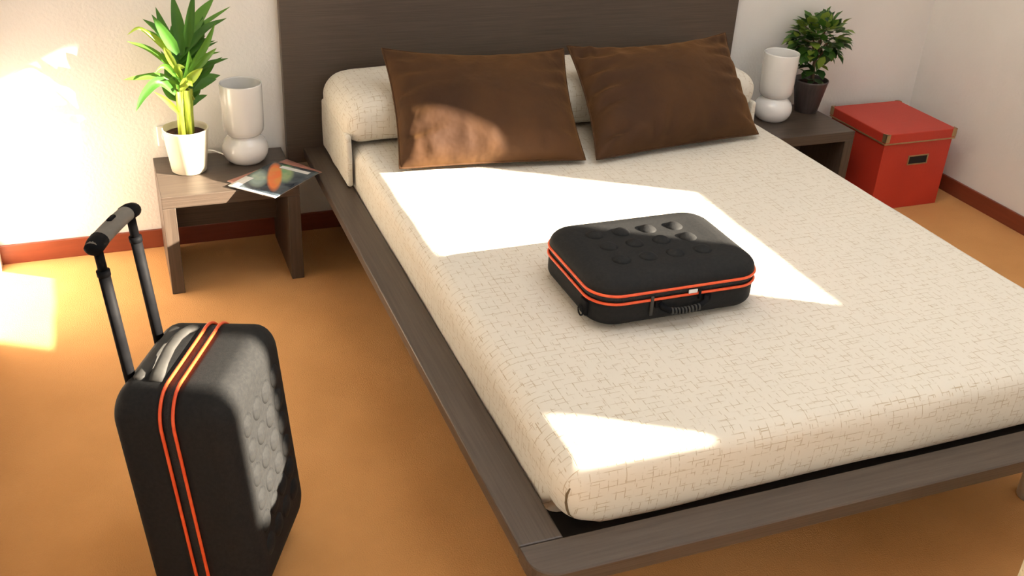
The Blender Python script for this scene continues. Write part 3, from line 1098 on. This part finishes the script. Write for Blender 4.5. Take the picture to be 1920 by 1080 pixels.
# ------------------------------------------------------------------ hard-shell case parts
def dome_mesh(r, h, n=18, rings=5):
    vs, fs = [(0, 0, h)], []
    for k in range(1, rings + 1):
        t = k / rings
        z = h * (1 - t * t)
        for a in range(n):
            an = 2 * math.pi * a / n
            vs.append((r * t * math.cos(an), r * t * math.sin(an), z))
    vs += [(r * math.cos(2 * math.pi * a / n), r * math.sin(2 * math.pi * a / n), -0.002) for a in range(n)]
    fs = [(0, 1 + a, 1 + (a + 1) % n) for a in range(n)]
    for k in range(rings):
        for a in range(n):
            fs.append((1 + k * n + (a + 1) % n, 1 + k * n + a, 1 + (k + 1) * n + a, 1 + (k + 1) * n + (a + 1) % n))
    me = bpy.data.meshes.new('bump')
    me.from_pydata(vs, [], fs)
    me.materials.append(M['shell'])
    for p in me.polygons:
        p.use_smooth = True
    return me


# briefcase lying on the bed
ca, cb, cR = 0.226, 0.170, 0.072
case = thing('briefcase', 'black hard-shell briefcase with orange piping lying flat on the bed', 'briefcase', (0.828, -1.552, 0.4875))
CZS = 0.066          # lower shell height
slab('lower_shell', ca, cb, cR, quarter(0.030, 0.026, 0.0)[::-1] + [(0.0, 0.045), (0.001, CZS)], M['shell'], case, 10)
slab('zip_band', ca - 0.003, cb - 0.003, cR - 0.003, [(0, CZS - 0.001), (0, CZS + 0.021)], M['zip'], case, 10)
top_prof = [(0.001, CZS + 0.020), (0.0, CZS + 0.024)] + quarter(0.052, CZS + 0.028, CZS + 0.060, 8)
top_prof += [(0.056, CZS + 0.0605), (0.075, CZS + 0.0585), (0.11, CZS + 0.0585)]
slab('upper_shell', ca, cb, cR, top_prof, M['shell'], case, 10)
for z in (CZS, CZS + 0.021):
    sweep('piping', [(x, y, z) for x, y in rr_outline(ca + 0.001, cb + 0.001, cR, 12)], 0.0036, M['piping'], case, 8, closed=True)['label'] = \
        'orange piping round the shell'
dm = dome_mesh(0.0235, 0.011)
for r_, v0 in enumerate(((1115, 441, 1263, 424), (1141, 462, 1289, 444), (1165, 487, 1317, 467))):
    for c_ in range(4):
        t = c_ / 3
        p = px(v0[0] + (v0[2] - v0[0]) * t, v0[1] + (v0[3] - v0[1]) * t, 2, 0.4875 + CZS + 0.0585) - Vector(case.location)
        o = bpy.data.objects.new('bump', dm)
        COL.objects.link(o)
        o.parent = case
        o.location = p
yf = -cb
hl = sweep('carry_handle', [(-0.062, yf - 0.004, 0.056), (-0.058, yf - 0.012, 0.047), (-0.040, yf - 0.016, 0.039), (-0.015, yf - 0.018, 0.035),
                            (0.015, yf - 0.018, 0.035), (0.040, yf - 0.016, 0.039), (0.058, yf - 0.012, 0.047), (0.062, yf - 0.004, 0.056)], 0.0075,
           M['black_plastic'], case, 12)
for k in range(9):
    x = -0.036 + 0.009 * k
    z = 0.035 + (abs(x) / 0.04) ** 2 * 0.004
    sweep('grip_rib', [(x - 0.002, yf - 0.018, z), (x + 0.002, yf - 0.018, z)], 0.0088, M['grey_rubber'], hl, 12)
for sx in (-1, 1):
    box('handle_mount', (sx * 0.066 - 0.009, sx * 0.066 + 0.009, yf - 0.008, yf + 0.002, 0.044, 0.062), M['black_plastic'], case, 0.003)
box('zip_pull', (-0.088, -0.080, yf - 0.008, yf - 0.003, 0.026, CZS + 0.012), M['grey_rubber'], case, 0.002)
box('zip_pull', (0.040, 0.046, yf - 0.008, yf - 0.003, 0.052, CZS + 0.014), M['black_plastic'], case, 0.002)
box('white_tag', (0.012, 0.036, yf - 0.0055, yf - 0.003, CZS + 0.004, CZS + 0.014), M['white_plastic'], case, 0.001)['label'] = 'small white tag on the zip band'
box('strap_lug', (-ca - 0.006, -ca + 0.004, -0.126, -0.094, 0.020, 0.058), M['black_plastic'], case, 0.003)
sweep('strap_ring', [(-ca - 0.010, -0.110 + 0.013 * math.cos(a), 0.030 + 0.013 * math.sin(a)) for a in [2 * math.pi * k / 16 for k in range(16)]], 0.002,
      M['black_plastic'], case, 6, closed=True)

# rolling suitcase
SW, SD, SH, SR = 0.348, 0.250, 0.530, 0.070
THETA, LEAN = 0.455, 0.086
suit = thing('suitcase', 'black upright rolling suitcase with orange piping and an extended pull handle', 'suitcase', (-0.239, -1.690, 0.010))
suit.rotation_euler = (Matrix.Rotation(-THETA, 3, 'Z') @ Matrix.Rotation(-LEAN, 3, 'Y')).to_euler()
# local axes: x = front, y = width, z = up; shell starts 0.02 above the origin


def up(prof_mesh, dz):
    for v in prof_mesh.data.vertices:
        v.co.z += dz
    return prof_mesh


zc = 0.020 + SH / 2
edge = 0.056
bshell = slab('back_shell', SW / 2, SH / 2, SR, [(edge + 0.03, -SD / 2), ] + quarter(edge, -SD / 2 + edge * 0.8, -SD / 2, 8)[::-1] + [(0.0, -0.03), (0.001, -0.012)],
              M['shell'], suit, 10, 'x')
up(bshell, zc)
up(slab('zip_band', SW / 2 - 0.003, SH / 2 - 0.003, SR - 0.003, [(0, -0.0125), (0, 0.0125)], M['zip'], suit, 10, 'x'), zc)
fshell = slab('front_shell', SW / 2, SH / 2, SR, [(0.001, 0.012), (0.0, 0.03)] + quarter(edge, SD / 2 - edge * 0.8, SD / 2, 8) + [(edge + 0.03, SD / 2 - 0.001)],
              M['shell'], suit, 10, 'x')
up(fshell, zc)
for x in (-0.013, 0.013):
    sweep('piping', [(x, y, z + zc) for y, z in rr_outline(SW / 2 + 0.001, SH / 2 + 0.001, SR, 12)], 0.0036, M['piping'], suit, 8, closed=True,
          up=Vector((1, 0, 0)))['label'] = 'orange piping round the shell'
dm2 = dome_mesh(0.026, 0.007)
for r_ in range(6):
    for c_ in range(4):
        o = bpy.data.objects.new('bump', dm2)
        COL.objects.link(o)
        o.parent = suit
        o.location = (SD / 2 - 0.0005, -0.090 + 0.060 * c_, zc - 0.155 + 0.062 * r_)
        o.rotation_euler = (0, math.pi / 2, 0)
TZ = 0.020 + SH
# pull handle
RS, RX = 0.074, -SD / 2 + 0.018
house = slab('handle_housing', 0.013, 0.100, 0.012, [(0, TZ - 0.012), (0.0, TZ + 0.004), (0.003, TZ + 0.007)], M['grey_rubber'], suit, 6)
for v in house.data.vertices:
    v.co.x += RX + 0.030
for s in (-1, 1):
    rod = sweep('handle_rod', [(RX, s * RS, TZ - 0.05), (RX, s * RS, TZ + 0.225)], 0.0115, M['black_plastic'], suit, 14, flat=1.0)
    sweep('inner_rod', [(RX, s * RS, TZ + 0.225), (RX, s * RS, TZ + 0.272)], 0.0090, M['black_plastic'], rod, 12)
    sweep('rod_collar', [(RX, s * RS, TZ + 0.218), (RX, s * RS, TZ + 0.230)], 0.0128, M['black_plastic'], rod, 12)
gz = TZ + 0.284
grip = sweep('grip', [(RX, -0.092 + 0.184 * k / 12, gz + 0.004 * math.sin(math.pi * k / 12)) for k in range(13)],
             [0.014, 0.0165] + [0.0178] * 9 + [0.0165, 0.014], M['grip_grey'], suit, 18, flat=0.85)
grip['label'] = 'grey pull handle grip with black ends'
for s in (-1, 1):
    sweep('grip_end', [(RX, s * 0.058, gz + 0.0025), (RX, s * 0.077, gz), (RX, s * 0.092, gz - 0.004), (RX, s * 0.098, gz - 0.008)], [0.0186, 0.0185, 0.0165, 0.008],
          M['black_plastic'], grip, 16, flat=0.88)
slab('release_button', 0.006, 0.014, 0.005, [(0, gz + 0.010), (0.001, gz + 0.021), (0.002, gz + 0.022)], M['black_plastic'], grip, 5).location = (RX, 0, 0)
# top carry strap
ch = sweep('carry_strap', [(-0.040, -0.105, TZ + 0.000), (-0.040, -0.088, TZ + 0.006), (-0.040, -0.06, TZ + 0.016), (-0.040, -0.02, TZ + 0.024),
                           (-0.040, 0.02, TZ + 0.024), (-0.040, 0.06, TZ + 0.016), (-0.040, 0.088, TZ + 0.006), (-0.040, 0.105, TZ + 0.000)],
           [0.014, 0.015, 0.013, 0.0125, 0.0125, 0.013, 0.015, 0.014], M['grey_rubber'], suit, 14, flat=0.45)
for s in (-1, 1):
    # wheels at the back, feet at the front
    w = lathe('wheel', [(0.008, -0.009), (0.017, -0.009), (0.020, -0.006), (0.020, 0.006), (0.017, 0.009), (0.008, 0.009)], M['black_plastic'], suit, 24,
              (-SD / 2 + 0.040, s * 0.115, 0.013))
    w.rotation_euler = (math.pi / 2, 0, 0)
    box('front_foot', (0.040, 0.066, s * 0.115 - 0.012, s * 0.115 + 0.012, -0.0145, 0.034), M['black_plastic'], suit, 0.004)

# ------------------------------------------------------------------ cream ottoman at the picture's corner
e0 = px(1902, 1080, 1, -2.55)
ot = thing('ottoman', 'cream upholstered ottoman standing on the carpet near the bed foot', 'ottoman', (e0.x + 0.25, -2.80, 0))
box('seat_body', (-0.25, 0.25, -0.25, 0.25, 0.06, 0.40), M['cream_cloth'], ot, 0.012, 3)
box('seat_cushion', (-0.25, 0.25, -0.25, 0.25, 0.40, 0.47), M['cream_cloth'], ot, 0.02, 3)
for sx in (-1, 1):
    for sy in (-1, 1):
        box('leg', (sx * 0.21 - 0.02, sx * 0.21 + 0.02, sy * 0.21 - 0.02, sy * 0.21 + 0.02, 0, 0.06), M['wood_z'], ot, 0.003)
